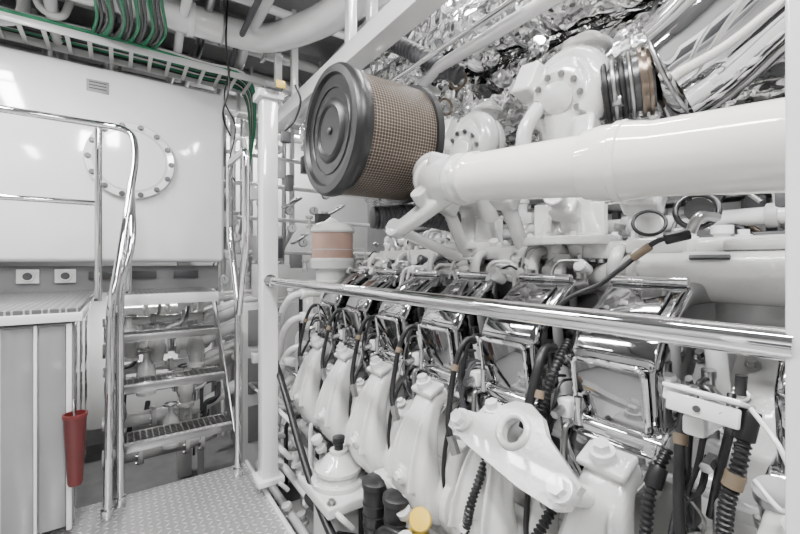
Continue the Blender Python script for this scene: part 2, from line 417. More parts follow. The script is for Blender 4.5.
for x,z,r,m in ((.35,2.9,.03,WHITE),(.5,2.98,.025,STEEL),(-.35,2.88,.035,LGREY),(1.5,2.95,.05,WHITE),(.72,2.88,.02,DGREY),(.8,2.95,.035,WHITE),(-.1,2.98,.02,STEEL)):
    b.pipe([(x,1.2,z+.1),(x,3.2,z),(x,3.4,z-.1),(x,5,z-.1)],r,m,.1)
b.pipe([(-.5,3.45,3.1),(-.5,3.45,2.78),(-.72,3.45,2.72),(-1.4,3.45,2.72)],.035,WHITE,.1)
b.pipe([(-.42,3.3,3.1),(-.42,3.3,2.82),(-.30,3.3,2.78),(-.2,3.3,3.1)],.022,LGREY,.08)
for y in (1.6,2.4,3.25,4.1): b.box((.3,y,3.09),(6,.03,.14),GREY)
b.done()
b=B('cable_tray')
for y in (3.34,3.62): b.box((.0,y,2.73),(2.6,.012,.05),LGREY,bev=.002)
for k in range(22): b.box((-1.2+.115*k,3.48,2.71),(.025,.28,.01),LGREY,bev=.002)
b.done()
b=B('cable_bundle')
for k in range(40):
    y=3.35+.0135*(k%20); m=[GREEN,BLACK,GREEN,DGREY,GREEN,BLACK,LGREY][k%7]; z=2.74+.018*(k//20)+random.uniform(0,.025)
    b.hose([(-1.3,y,z),(-.6,y+random.uniform(-.02,.02),z+random.uniform(0,.03)),(0,y+random.uniform(-.02,.02),z+random.uniform(0,.03)),(.5,y,z+.005),(.85,y+.02,z-.01),(1.0,3.7+.01*(k%20),z-.2),(1.02,4.0,z-.6)],.010,m,8,6)
for k in range(20):
    x=-.16+.018*k; b.hose([(x,3.4,2.77),(x+.05+random.uniform(-.02,.02),3.1,2.78),(x+.02,2.75,2.80+random.uniform(0,.02)),(x+random.uniform(-.05,.05),2.2,2.84)],.009,[GREEN,BLACK,DGREY,GREEN][k%4],8,6)
b.done()
b=B('hanging_cable')
b.hose([(.62,3.0,3.1),(.61,3.0,2.8),(.63,3.0,2.5),(.6,3.05,2.3),(.68,3.2,2.2)],.007,BLACK)
b.hose([(.70,3.3,2.75),(.66,3.3,2.5),(.74,3.3,2.3),(.7,3.35,2.0),(.76,3.4,1.9)],.006,BLACK); b.done()

# ------------------------------------------------------------------ far service wall
b=B('service_pipe_rack')
random.seed(11)
for i in range(9):
    x=.82+.09*i; b.pipe([(x,4.6,-.6),(x,4.6,1.2+.1*(i%3)),(x+.05,4.4,1.4+.1*(i%3)),(x+.05,4.4,2.75)],random.choice((.02,.03,.025)),random.choice((WHITE,LGREY,WHITE,STEEL)),.08)
for z in (.5,.9,1.35,1.7,2.05,2.35): b.pipe([(.75,4.25,z),(2.6,4.25,z)],.022,WHITE)
for i in range(90):
    x=random.uniform(.78,1.9); z=random.uniform(.2,2.6); y=random.uniform(3.7,4.2)
    k=i%4
    if k==0: b.box((x,y,z),(random.uniform(.06,.16),.08,random.uniform(.06,.18)),random.choice((GREY,WHITE,DGREY)))
    elif k==1: b.cyl((x,y,z),(x,y-.03,z),.045,STEEL,bev=.003); b.cyl((x,y-.03,z),(x,y-.034,z),.037,WHITE); b.box((x,y-.036,z+.01),(.004,.003,.03),BLACK,bev=0)
    elif k==2: b.lathe((x,y,z),(0,0,1),[(0,.03),(.03,.035),(.05,.02),(.1,.02),(.11,.04),(.13,.04),(.13,0)],CAST,16)
    else: b.pipe([(x,y,z),(x,y-.1,z),(x+.15,y-.1,z+.1),(x+.15,y+.1,z+.1)],.012,STEEL,.04)
b.pipe([(.76,3.5,1.9),(.76,3.45,2.25),(.84,3.45,2.28),(.88,3.45,2.0)],.016,WHITE,.04)
b.done()
b=B('control_box')
b.box((.98,3.25,1.36),(.22,.15,.2),GREY,bev=.008); b.box((.98,3.17,1.36),(.18,.012,.16),DGREY)
b.box((1.0,3.25,1.1),(.26,.18,.26),LGREY,bev=.008); b.pipe([(.98,3.25,-.7),(.98,3.25,1.0)],.03,WHITE); b.done()
b=B('electrical_cabinet'); b.box((1.08,3.55,.1),(.5,.2,1.6),WHITE,bev=.01)
for z in (-.1,.3,.7): b.box((1.02,3.44,z),(.3,.02,.3),GREY)
b.done()

# ------------------------------------------------------------------ ENGINE
ENG=empty('marine_diesel_engine')
Y0,DY=.515,.33
ys=[Y0+DY*k for k in range(6)]
b=B('engine_block',ENG)
b.prism([(1.08,-.55),(1.9,-.55),(1.9,1.02),(1.45,1.02),(1.12,.74),(1.0,.52),(1.0,.1),(1.08,0)],(0,-.7,0),(1,0,0),(0,0,1),(0,1,0),3.25,CAST,bev=.02,seg=3)
for k in range(-2,6):
    y=Y0+DY*(k)
    b.box((.995,y,.28),(.04,.27,.32),CAST,bev=.015,seg=3)
    b.lathe((.98,y,.28),(-1,0,0),[(0,.10),(.02,.10),(.03,.09),(.035,.03),(.05,.0)],CAST,28)
    for dy in (-.11,.11):
        for z in (.15,.28,.41): b.bolt((.975,y+dy,z),(-1,0,0),.013,WHITE)
b.box((1.0,.9,.03),(.16,3.1,.06),CAST,bev=.01)
b.done()
b=B('cylinder_heads',ENG)
for k in range(-2,6):
    y=Y0+DY*k
    b.prism([(1.09,.62),(1.10,.84),(1.42,1.06),(1.5,1.0),(1.45,.6)],(0,y-.14,0),(1,0,0),(0,0,1),(0,1,0),.28,CAST,bev=.012)
    for dy in (-.13,.13):
        for q in range(4):
            t=q/3; b.bolt((1.13+.26*t,y+dy,.87+.18*t),(-.6,0,.8),.012,WHITE if q%2 else STEEL,h=.02)
    b.cyl((1.16,y+.165,.72),(1.12,y+.165,1.0),.015,STEEL)
    b.cyl((1.2,y+.165,.9),(1.16,y+.165,1.06),.022,WHITE,bev=.004)
b.done()
for i,y in enumerate(ys+[Y0-DY*1.25]):
    b=B('valve_cover_%d'%(i+1),ENG)
    prof=[(1.02,.83),(.990,1.01),(1.025,1.075),(1.19,1.185),(1.27,1.20),(1.36,1.14),(1.40,.9),(1.2,.8)]
    b.prism(prof,(0,y-.112,0),(1,0,0),(0,0,1),(0,1,0),.224,COVER,bev=.024,seg=5)
    b.prism([(.992,.80),(.985,.84),(1.02,.86),(1.2,.88),(1.42,.93),(1.42,.86),(1.2,.80)],(0,y-.124,0),(1,0,0),(0,0,1),(0,1,0),.248,CHROME,bev=.010,seg=3)
    b.prism([(-.12,.0),(.12,.0),(.11,-.05),(.05,-.13),(.0,-.145),(-.05,-.13),(-.11,-.05)],(.98,y,.815),(0,1,0),(.15,0,1),(1,0,0),.07,COVER,bev=.014,seg=3)
    b.prism([(-.085,-.075),(.085,-.075),(.085,.075),(-.085,.075)],(.998,y,.925),(0,1,0),(-.165,0,1),(-1,0,-.165),.012,COVER,bev=.006,seg=3)
    pts=[]
    for (cy,cz,a0) in ((.070,.06,0),(-.070,.06,90),(-.070,-.06,180),(.070,-.06,270)):
        for q in range(5):
            a=math.radians(a0+q*22.5); yy=cy+.018*math.cos(a); zz=cz+.018*math.sin(a); pts.append(V((.988-(zz)*.165,y+yy,.923+zz)))
    pts.append(pts[0]); b.sweep(pts,.0065,CHROME,8)
    b.box((1.105,y,1.135),(.14,.15,.010),COVER,rot=(0,-34,0),bev=.005)
    b.cyl((1.20,y-.10,1.197),(1.20,y+.10,1.197),.013,CHROME,bev=.004)
    for dy in (-.1,.1):
        b.bolt((.98,y+dy,.825),(-1,0,.15),.010,CHROME)
        b.pipe([(.985,y+dy*1.2,.84),(.975,y+dy*1.05,.77),(.965,y+dy*.3,.67)],.009,CHROME,.05)
    b.lathe((.965,y,.755),(-1,0,0),[(-.02,.034),(.01,.034),(.018,.028),(.026,.012),(.03,0)],CHROME,20)
    b.done()
b=B('runner_castings',ENG)
b.cyl((.955,-.5,.44),(.955,2.45,.44),.085,CAST,seg=24)
for k in range(-2,6):
    y=Y0+DY*k-.03
    b.loft([(1.08,y,.70,.06,.04),(1.0,y,.755,.055,.035),(.94,y,.745,.055,.036),(.90,y,.675,.066,.042),(.875,y-.0,.58,.088,.05),(.865,y,.49,.112,.058),(.89,y,.41,.13,.06),(.96,y,.36,.12,.05)],CAST,ex=.62)
    b.box((.925,y,.79),(.075,.115,.022),CAST,rot=(0,-25,0),bev=.006)
    b.cyl((.918,y,.78),(.908,y,.812),.028,CAST)
    for dy in (-.045,.045):
        b.loft([(.91,y+dy*.6,.735,.008,.02),(.862,y+dy,.66,.008,.022),(.825,y+dy*1.25,.56,.009,.024),(.808,y+dy*1.4,.47,.010,.024)],CAST,seg=12,ex=.9)
    b.loft([(1.02,y+.165,.66,.03,.035),(.95,y+.165,.64,.033,.035),(.915,y+.165,.56,.035,.035),(.93,y+.165,.44,.04,.04)],CAST,seg=20)
    b.box((.93,y+.165,.655),(.06,.08,.018),CAST,rot=(0,-30,0),bev=.004)
    b.cyl((.955,y+.15,.44),(.955,y+.18,.44),.108,CAST,seg=28)
    b.cyl((.84,y+.0,.50),(.80,y+.0,.505),.030,CAST)
b.done(remesh=.0045)
b=B('runner_hardware',ENG)
random.seed(31)
for k in range(-1,6):
    y=Y0+DY*k-.03
    b.bolt((.907,y,.815),(-.35,0,1),.019,WHITE,h=.020)
    b.bolt((.925,y+.165,.685),(-.5,0,.9),.013,WHITE,h=.016)
    b.bolt((.80,y,.506),(-1,0,0),.015,WHITE)
    p=[(1.04,y+.16,.965),(.97,y+.17,.985),(.93,y+.18,.92),(.90,y+.175,.82),(.875,y+.16,.72),(.87,y+.125,.65)]
    if k!=0: b.hose(p,.0100,BLACK)
    b.cyl((1.05,y+.16,.955),(1.0,y+.163,.982),.017,CHROME,seg=6); b.cyl((.872,y+.145,.69),(.872,y+.12,.64),.016,STEEL,seg=6)
    b.cyl((.925,y+.18,.905),(.918,y+.179,.885),.013,TAN)
    b.hose([(1.06,y-.15,.99),(1.0,y-.155,.99),(.965,y-.155,.93),(.96,y-.15,.84),(.99,y-.14,.76)],.0065,BLACK)
    b.hose([(1.02,y+.2,.80),(.96,y+.19,.78),(.90,y+.19,.68),(.88,y+.19,.54),(.9,y+.18,.42)],.0075,BLACK)
    b.corr([(1.02,y-.13,.72),(.95,y-.14,.68),(.92,y-.145,.60),(.91,y-.14,.48)],.010,BLACK)
    for q in range(5):
        d=random.uniform(-.02,.02); h=random.uniform(-.04,.04)
        b.hose([(1.04,y+.16+d,.90+h),(.975,y+.165+d,.90+h),(.945,y+.17+d,.83+h),(.95,y+.17-d,.74),(1.0,y+.17,.68)],random.uniform(.003,.005),random.choice((BLACK,BLACK,DGREY,STEEL)),8)
    b.cyl((1.05,y-.15,.88),(1.03,y-.15,.97),.018,WHITE,bev=.003); b.bolt((1.03,y-.15,.97),(-.2,0,1),.012,STEEL)
    b.box((.99,y+.14,.86),(.05,.04,.05),WHITE,bev=.008); b.cyl((.97,y+.14,.86),(.93,y+.14,.85),.012,STEEL,seg=6)
    b.pipe([(1.0,y+.13,.82),(.96,y+.13,.82),(.96,y+.13,.70)],.008,STEEL,.02)
    b.cyl((.975,y+.10,.90),(.975,y+.10,.83),.011,CHROME)
    b.box((.985,y+.19,.73),(.04,.04,.06),DGREY,bev=.004)
b.pipe([(.99,-.4,.775),(.99,2.35,.775)],.010,WHITE)
b.done()
b=B('lifting_bracket',ENG)
nn=V((-.80,0,.60)); vv=V((.60,0,.80))
poly=[(-.20,-.075),(-.215,-.02),(-.15,.02),(-.10,.05),(-.07,.09),(-.03,.11),(.02,.105),(.055,.08),(.07,.05),(.13,.035),(.19,.03),(.205,0),(.20,-.03),(.10,-.055),(-.08,-.085),(-.17,-.09)]
bc=V((.835,.69,.775))
b.prism(poly,bc,(0,1,0),vv,nn,.024,CAST,hole=(-.01,.03,.032,1.1))
b.torus(bc+V((0,-.01,0))+vv*.03+nn*.024,nn,.041,.010,CAST)
for q,w in ((-.18,-.045),(.155,-.0)):
    b.cyl(bc+V((0,q,0))+vv*w,bc+V((0,q,0))+vv*w+nn*.034,.030,CAST,bev=.003)
    b.bolt(bc+V((0,q,0))+vv*w+nn*.036,nn,.021,WHITE,h=.02)
    b.cyl(bc+V((.01,q,0))+vv*w,bc+V((.14,q,-.06))+vv*w,.026,CAST)
b.done()
b=B('charge_air_cooler',ENG)
b.box((1.66,.75,1.10),(.5,2.6,.30),CAST,bev=.03,seg=3)
b.box((1.52,1.2,1.29),(.36,1.9,.06),CAST,bev=.012)
for k in range(15):
    y=.35+.12*k; b.bolt((1.37,y,1.32),(0,0,1),.013,WHITE,h=.014)
    if k%2==0:
        b.box((1.38,y+.06,1.27),(.10,.08,.09),CAST,bev=.014); b.cyl((1.34,y+.06,1.24),(1.29,y+.06,1.21),.03,CAST,bev=.004)
for k in range(6):
    y=.65+.3*k; b.pipe([(1.42,y,1.26),(1.31,y,1.30),(1.27,y,1.22),(1.33,y,1.08)],.02,CAST,.05)
b.done()
b=B('water_manifold',ENG)
b.cyl((1.34,-.5,1.21),(1.34,.60,1.21),.072,CAST,seg=36,bev=.01)
b.cyl((1.34,.60,1.21),(1.42,.78,1.19),.072,CAST,.045)
for y in (.08,.58):
    b.cyl((1.34,y,1.21),(1.34,y+.02,1.21),.088,CAST,bev=.004,seg=36)
    for k in range(10):
        a=k*math.pi/5; b.bolt((1.34+math.cos(a)*.08,y-.002,1.21+math.sin(a)*.08),(0,-1,0),.006,WHITE)
b.box((1.285,.40,1.262),(.012,.09,.010),DGREY,rot=(0,35,0),bev=0)
b.box((1.40,.28,1.295),(.18,.20,.03),CAST,bev=.008)
for x in (-.06,.06):
    for y in (-.07,.07): b.bolt((1.40+x,.28+y,1.31),(0,0,1),.010,WHITE)
b.box((1.38,.55,1.30),(.14,.16,.05),CAST,bev=.010)
for x in (-.05,.05):
    for y in (-.06,.06): b.bolt((1.38+x,.55+y,1.325),(0,0,1),.012,WHITE,h=.02)
b.done()
TB=((.86,1.87,.92,1.38),(1.42,1.84,.85,1.46))
b=B('turbocharger_housing',ENG)
for (cy,cz,s,x) in TB:
    b.lathe((x,cy,cz),(-.85,-.15,-.3),[(-.16*s,.10*s),(-.1*s,.13*s),(-.03*s,.15*s),(.05*s,.14*s),(.07*s,.11*s),(.10*s,.09*s),(.11*s,.10*s),(.13*s,.10*s)],CAST,36)
    b.torus((x,cy,cz),(-.7,-.3,.0),.12*s,.055*s,CAST)
    sc=[]
    for q in range(13):
        a=math.radians(-60+q*24); sc.append((x-.03,cy+math.cos(a)*.13*s,cz+math.sin(a)*.13*s))
    b.sweep(catmull(sc,4),.05,CAST,20,rf=lambda i,n:s*(.03+.035*i/n))
    b.lathe((x,cy,1.31),(0,0,1),[(0,.17),(.03,.17),(.035,.12),(.12,.085),(.20,.075),(.21,.10),(.235,.10),(.24,.08),(.40,.10),(.5,.11)],CAST,32)
    b.cyl((x+.02,cy-.02,cz+.05),(x+.02,cy-.05,cz+.17*s),.080*s,CAST,.07*s)
    b.cyl((x+.02,cy-.05,cz+.17*s),(x+.02,cy-.053,cz+.195*s),.095*s,CAST); b.ball((x+.02,cy-.053,cz+.2*s),.06*s,CAST,(1,1,.6))
    b.pipe([(x-.12,cy+.05,cz-.05),(x-.18,cy+.08,cz-.15),(x-.14,cy+.08,cz-.35)],.028,CAST,.08)
    b.box((x-.06,cy-.10,cz-.19),(.10,.07,.13),CAST,rot=(0,15,10),bev=.01)
    b.box((x-.10,cy+.10,cz+.06),(.09,.09,.12),CAST,rot=(10,20,0),bev=.01)
    for k in range(8):
        a=k*.785; b.box((x+math.cos(a)*.10,cy+math.sin(a)*.10,1.40),(.06,.012,.13),CAST,rot=(0,0,math.degrees(a)),bev=.002)
        b.box((x+math.cos(a)*.09,cy+math.sin(a)*.09,1.60),(.05,.010,.12),CAST,rot=(0,0,math.degrees(a)),bev=.002)
for c,r in (((1.22,1.22,1.66),.06),((1.24,1.05,1.50),.05),((1.30,.57,1.44),.055),((1.2,1.35,1.50),.05),((1.25,.80,1.43),.045)):
    b.box(c,(r*1.6,r*2,r*1.6),CAST,rot=(10,25,15),bev=r*.3,seg=3); b.cyl(c,V(c)+V((.15,.02,-.22)),r*.6,CAST); b.cyl(V(c)+V((-.03,0,.02)),V(c)+V((-.09,-.02,.04)),r*.6,CAST); b.cyl(V(c)+V((-.08,-.02,.035)),V(c)+V((-.095,-.022,.04)),r*.85,CAST)
b.done(remesh=.005)
b=B('turbo_hardware',ENG)
for (cy,cz,s,x) in TB:
    ax,a1,b1=frame((-.85,-.15,-.3))
    for k in range(10):
        an=k*math.pi/5; b.bolt(V((x,cy,cz))+ax*.131*s+(a1*math.cos(an)+b1*math.sin(an))*.085*s,ax,.008,STEEL)
        b.bolt(V((x,cy,1.342))+V((math.cos(an)*.148,math.sin(an)*.148,0)),(0,0,1),.011,WHITE)
        b.bolt(V((x,cy,1.547))+V((math.cos(an)*.09,math.sin(an)*.09,0)),(0,0,1),.007,STEEL)
    b.lathe(V((x,cy,cz))+ax*.13*s,ax,[(0,.06*s),(.012,.06*s),(.02,.035*s),(.03,0)],CAST,20)
q0=V((1.385,.76,1.84)); qa=V((.4,-.9,.1)).normalized()
b.cyl(q0,q0+qa*.17,.090,DSTEEL,seg=36)
for t,R,rr,m in ((.03,.098,.010,BLACK),(.055,.104,.008,STEEL),(.08,.098,.010,BLACK),(.105,.104,.007,STEEL)): b.torus(q0+qa*t,qa,R,rr,m,40)
b.lathe(q0+qa*.13,qa,[(0,.114),(.010,.114),(.010,.10),(.022,.10),(.022,.114),(.032,.114)],BROWN,40)
b.box(q0+qa*.08+V((-.07,-.02,-.07)),(.03,.03,.03),STEEL)
b.done()
b=B('charge_air_pipe',ENG)
A=V((.925,.93,1.522)); C=V((1.016,.19,1.466)); D=(C-A); L=D.length; ext=L*1.5
b.lathe(A,D,[(-.012,.070),(0,.078),(.012,.081),(.024,.078),(.03,.074),(L*.50,.079),(L*.505,.086),(L*.55,.092),(L*.60,.092),(L*.605,.097),(L*.625,.097),(L*.63,.093),(L*.68,.088),(L*.70,.085),(ext,.090)],PIPEW,48)
b.done()
b=B('intake_elbow',ENG)
b.sweep(catmull([A+V((0,-.01,0)),(.925,1.0,1.525),(.95,1.12,1.55),(1.02,1.26,1.64),(1.12,1.37,1.74),(1.2,1.38,1.75)],8),.08,CAST,28,rf=lambda i,n:.068+.006*math.sin(math.pi*i/n))
b.cyl((.926,.955,1.523),(.926,.985,1.524),.085,CAST)
b.box((.93,1.06,1.60),(.07,.10,.05),CAST,rot=(20,0,20),bev=.01)
b.loft([(.95,1.04,1.50,.05,.03),(.91,1.11,1.45,.045,.026),(.885,1.20,1.40,.035,.022),(.88,1.28,1.37,.028,.02)],CAST,seg=20)
b.cyl((.90,1.28,1.37),(.85,1.27,1.385),.036,CAST)
b.cyl((.89,1.13,1.47),(.86,1.12,1.50),.03,CAST)
b.cyl((.955,1.13,1.552),(.965,1.155,1.562),.085,CAST)
b.cyl((.90,1.28,1.37),(1.25,1.32,1.27),.022,CAST)
b.done(remesh=.005)
b=B('breather_duct',ENG)
b.corr([(.90,1.46,1.44),(1.0,1.44,1.45),(1.12,1.42,1.46),(1.3,1.4,1.44)],.050,DGREY,.018,.06)
b.cyl((.88,1.465,1.44),(.90,1.46,1.44),.048,BLACK,bev=.004)
b.done()

FR=.243; FC=V((.82,1.40,1.748))
e=empty('air_filter')
b=B('pleated_element',e,origin=FC)
b.cyl((.68,FC.y,FC.z),(1.00,FC.y,FC.z),FR*.955,meshmat(FR),seg=96); b.done()
b=B('end_caps',e)
b.lathe((.69,FC.y,FC.z),(-1,0,0),[(-.02,FR*.97),(0,FR*1.0),(.01,FR*1.012),(.035,FR*1.01),(.048,FR*.97),(.05,FR*.86),(.036,FR*.83),(.032,FR*.5),(.040,FR*.46),(.044,FR*.40),(.036,FR*.36),(.034,.0)],CAPB,72)
b.torus((.655,FC.y,FC.z),(1,0,0),FR*.66,.004,CAPB,64,6)
b.lathe((.99,FC.y,FC.z),(1,0,0),[(0,FR*.98),(.0,FR*1.01),(.030,FR*1.01),(.04,FR*.9),(.06,.12),(.12,.1)],CAPB,64)
b.ball((.652,FC.y,FC.z),.014,DSTEEL,(.5,1,1))
b.done()

b=B('crankcase_filter_canister')
o=(1.15,2.42,1.10)
b.lathe(o,(0,0,1),[(0,.15),(.03,.15),(.035,.11),(.10,.11),(.11,.14),(.15,.145)],CAST,36)
b.lathe((1.15,2.42,1.25),(0,0,1),[(0,.145),(.01,.148),(.025,.143),(.025,.14)],CAST,36)
b.lathe((1.15,2.42,1.27),(0,0,1),[(0,.135),(.17,.135)],PINK,40)
for z in (1.33,): b.torus((1.15,2.42,z),(0,0,1),.136,.003,CAST,40,6)
b.lathe((1.15,2.42,1.44),(0,0,1),[(0,.142),(.012,.147),(.03,.14),(.06,.11),(.075,.05),(.085,.045),(.10,.02),(.10,0)],CAST,40)
b.box((1.25,2.35,.99),(.4,.35,.22),CAST,bev=.02)
b.done()

b=B('oil_filter_housing')
b.box((.80,1.62,.25),(.26,.34,.05),CAST,bev=.012,seg=3)
b.lathe((.80,1.62,.275),(0,0,1),[(0,.12),(.02,.12),(.025,.098),(.05,.095),(.055,.105),(.07,.105),(.08,.085),(.11,.06),(.125,.04),(.14,.04),(.14,0)],CAST,32)
b.lathe((.80,1.62,.41),(0,0,1),[(0,.02),(.03,.02),(.035,.028),(.06,.028),(.065,0)],BLACK,16)
for x in (-.1,.1):
    for y in (-.14,.14): b.bolt((.80+x,1.62+y,.275),(0,0,1),.014)
for k in range(6):
    a=k*math.pi/3; b.bolt((.80+math.cos(a)*.108,1.62+math.sin(a)*.108,.296),(0,0,1),.008,WHITE)
b.box((.8,1.62,-.25),(.16,.2,.96),LGREY,bev=.01)
b.done()
b=B('fuel_filter_pair')
for x,y in ((.80,1.30),(.81,1.17)):
    b.lathe((x,y,.22),(0,0,1),[(0,.02),(.005,.045),(.02,.05),(.17,.05),(.18,.046)],BLACK,28)
    for z in (.26,.30,.34): b.torus((x,y,z),(0,0,1),.05,.003,BLACK,28,6)
    b.lathe((x,y,.40),(0,0,1),[(0,.055),(.02,.055),(.03,.04),(.035,0)],BLACK,24)
b.box((.86,1.235,.42),(.10,.22,.03),CAST,bev=.01)
b.done()
b=B('yellow_dip_cap')
b.lathe((.745,.955,.47),(-.5,-.5,.5),[(-.09,.008),(-.02,.010),(-.015,.03),(0,.034),(.018,.034),(.024,.03),(.026,0)],YEL,24)
b.hose([(.775,.985,.43),(.80,1.08,.34),(.9,1.1,.28)],.01,YEL); b.done()

b=B('auxiliary_hoses',ENG)
b.hose([(.72,2.3,.72),(.71,2.05,.55),(.70,1.8,.35),(.69,1.5,.18),(.70,1.2,.10),(.71,.9,.05)],.018,BLACK)
b.hose([(.74,1.5,.12),(.78,1.3,.2),(.75,1.15,.33),(.80,1.0,.34),(.9,.9,.35)],.016,BLACK)
b.corr([(.95,.60,.72),(.86,.58,.66),(.81,.60,.58),(.78,.64,.46)],.012,BLACK)
b.corr([(.93,.84,.72),(.85,.80,.66),(.79,.79,.58),(.80,.82,.48)],.012,BLACK)
b.hose([(1.04,.70,1.0),(.96,.68,1.0),(.92,.68,.92),(.90,.70,.80)],.013,BLACK)
b.corr([(1.05,.66,1.02),(.98,.65,.97),(.94,.655,.90),(.92,.68,.80)],.012,BLACK)
b.done()
b=B('sensor_bracket')
b.box((.905,.33,.99),(.035,.05,.035),WHITE,rot=(0,20,0),bev=.006)
b.box((.90,.285,1.0),(.06,.13,.010),WHITE,rot=(0,20,-8),bev=.004)
b.box((.875,.285,.98),(.010,.12,.035),WHITE,rot=(0,10,-8),bev=.004)
for y in (.25,.29): b.cyl((.870,y,.98),(.866,y,.98),.006,DGREY)
b.bolt((.9,.345,1.012),(-.2,0,1),.012); b.bolt((.89,.30,1.006),(-.2,0,1),.008)
b.box((1.0,.31,.93),(.18,.04,.04),WHITE,bev=.008)
b.corr([(.90,.225,.97),(.875,.23,.90),(.865,.245,.82),(.87,.25,.70),(.9,.26,.55)],.0115,BLACK,.010,.14)
b.cyl((.905,.222,.99),(.888,.228,.94),.017,BLACK,bev=.003); b.cyl((.873,.233,.885),(.868,.238,.86),.0155,TAN)
b.corr([(.98,.38,.84),(.93,.39,.78),(.90,.39,.68),(.9,.39,.55)],.011,BLACK)
b.cyl((.95,.385,.81),(.93,.39,.77),.018,BLACK,bev=.003)
b.hose([(.88,.215,1.0),(.84,.17,.96),(.83,.15,.90),(.85,.17,.86),(.88,.21,.88)],.004,WHITE)
b.cyl((.92,.24,1.01),(.92,.238,1.045),.009,BLACK)
b.lathe((1.0,.2,.76),(-.4,0,1),[(0,.04),(.02,.04),(.022,.03),(.06,.03),(.065,.036),(.085,.036),(.085,0)],STEEL,20)
b.hose([(1.02,.28,.98),(.97,.27,.92),(.95,.28,.84),(.97,.3,.74)],.008,BLACK)
b.done()
b=B('thermocouple_hose')
b.hose([(1.11,.40,1.315),(1.09,.45,1.30),(1.08,.52,1.24),(1.07,.58,1.19),(1.03,.66,1.14),(1.02,.72,1.05)],.0070,BLACK)
b.cyl((1.115,.385,1.318),(1.09,.43,1.305),.014,BLACK,bev=.003); b.cyl((1.085,.46,1.29),(1.082,.50,1.26),.0105,TAN)
b.pipe([(1.2,.36,1.36),(1.12,.37,1.36),(1.115,.385,1.32)],.012,STEEL,.02)
b.torus((1.2,.40,1.38),(-1,-.3,.3),.045,.007,DSTEEL); b.cyl((1.24,.40,1.38),(1.18,.39,1.38),.03,DSTEEL)
b.torus((1.22,.52,1.36),(-1,-.5,.6),.04,.005,BLACK)
b.done()

# ------------------------------------------------------------------ exhaust with lagging
e=empty('exhaust_system')
b=B('polished_exhaust_elbow',e)
s0=q0+qa*.165
b.sweep(catmull([s0,(1.475,.56,1.875),(1.475,.47,1.92),(1.48,.36,2.0),(1.50,.15,2.14),(1.52,-.2,2.25)],12),.16,CHROME,56,rf=lambda i,n:.11+.07*min(1,i/11))
b.torus((1.475,.555,1.88),(0.05,-.85,.25),.168,.007,STEEL,56)
b.done()
b=B('lagged_exhaust_trunks',e)
for i,(x,z,r) in enumerate(((1.75,2.12,.2),(1.52,2.42,.15),(2.15,2.5,.26),(1.75,2.75,.2),(2.2,2.0,.2))):
    b.foilpipe([(x,3.6,z+.05),(x,2.4,z),(x+.02,1.4,z+.02),(x+.15,.6,z-.0),(x+.25,-.6,z)],r,FOIL,.10,64,i*3)
    for y in (.7,1.2,1.75,2.3,2.9): b.torus((x+(.12 if y<1 else .02),y,z),(0,1,0),r*1.06,.007,STEEL,48,8)
b.foilpipe([(1.4,2.1,1.7),(1.42,2.1,2.0),(1.55,2.1,2.3)],.12,FOIL,.10,48)
b.foilpipe([(1.25,1.9,2.12),(1.5,1.7,2.18),(1.8,1.5,2.25)],.09,FOIL,.10,44)
b.foilpipe([(1.25,2.9,2.2),(1.5,2.6,2.1),(1.8,2.3,2.0)],.13,FOIL,.10,48)
b.done()
b=B('exhaust_fittings',e)
random.seed(5)
for i in range(34):
    y=random.uniform(1.0,2.8); x=random.uniform(1.28,1.5); z=random.uniform(1.98,2.35)
    if i%3==0: b.pipe([(x-.05,y,z),(x,y+.1,z+.08),(x+.1,y+.15,z+.12)],random.uniform(.010,.02),random.choice((CHROME,WHITE,STEEL,DSTEEL)),.05)
    elif i%3==1: b.torus((x,y,z),(random.random(),1,random.random()),random.uniform(.03,.06),.007,random.choice((CHROME,STEEL,BROWN)))
    else: b.lathe((x,y,z),(random.uniform(-1,0),random.uniform(-1,1),.3),[(0,.03),(.015,.045),(.03,.045),(.035,.03),(.05,.025),(.05,0)],random.choice((WHITE,STEEL,CHROME)),20)
b.pipe([(1.27,1.0,2.28),(1.27,3.0,2.28)],.013,CHROME)
b.pipe([(1.34,.5,2.25),(1.34,1.6,2.25),(1.45,2.0,2.2),(1.45,3.0,2.2)],.03,WHITE,.1)
b.done()
b=B('inboard_pipework',ENG)
for x,z,r,m in ((1.95,1.66,.08,WHITE),(1.80,1.50,.035,STEEL),(1.72,1.40,.03,WHITE),(2.1,1.46,.05,LGREY),(2.3,1.75,.07,STEEL)):
    b.pipe([(x,-.6,z),(x,2.6,z)],r,m)
    for y in (-.1,.35,.8,1.6): b.cyl((x,y,z),(x,y+.03,z),r*1.35,WHITE if m!=WHITE else LGREY,bev=.003); b.box((x,y+.1,z-.12),(.03,.03,.24),DGREY)
b.box((1.95,1.0,1.31),(.5,3.0,.08),DGREY,bev=.01)
random.seed(9)
for i in range(30):
    y=random.uniform(-.1,1.2); x=random.uniform(1.5,1.8); z=random.uniform(1.32,1.6)
    if i%3==0: b.hose([(x,y,z),(x,y+.06,z+.05),(x+.05,y+.12,z+.03),(x+.08,y+.15,z-.08)],.008,random.choice((BLACK,BROWN,STEEL)))
    elif i%3==1: b.lathe((x,y,z-.06),(0,0,1),[(0,.03),(.02,.03),(.022,.02),(.06,.022),(.065,.03),(.09,.03),(.09,0)],random.choice((WHITE,DSTEEL,STEEL)),14)
    else: b.box((x,y,z-.03),(.05,.06,.05),random.choice((DGREY,LGREY,WHITE)),bev=.006)
b.done()
b=B('air_duct_hose')
b.corr([(1.25,2.2,2.62),(1.28,1.9,2.5),(1.33,1.65,2.32),(1.42,1.5,2.2)],.045,DGREY,.03,.06); b.done()

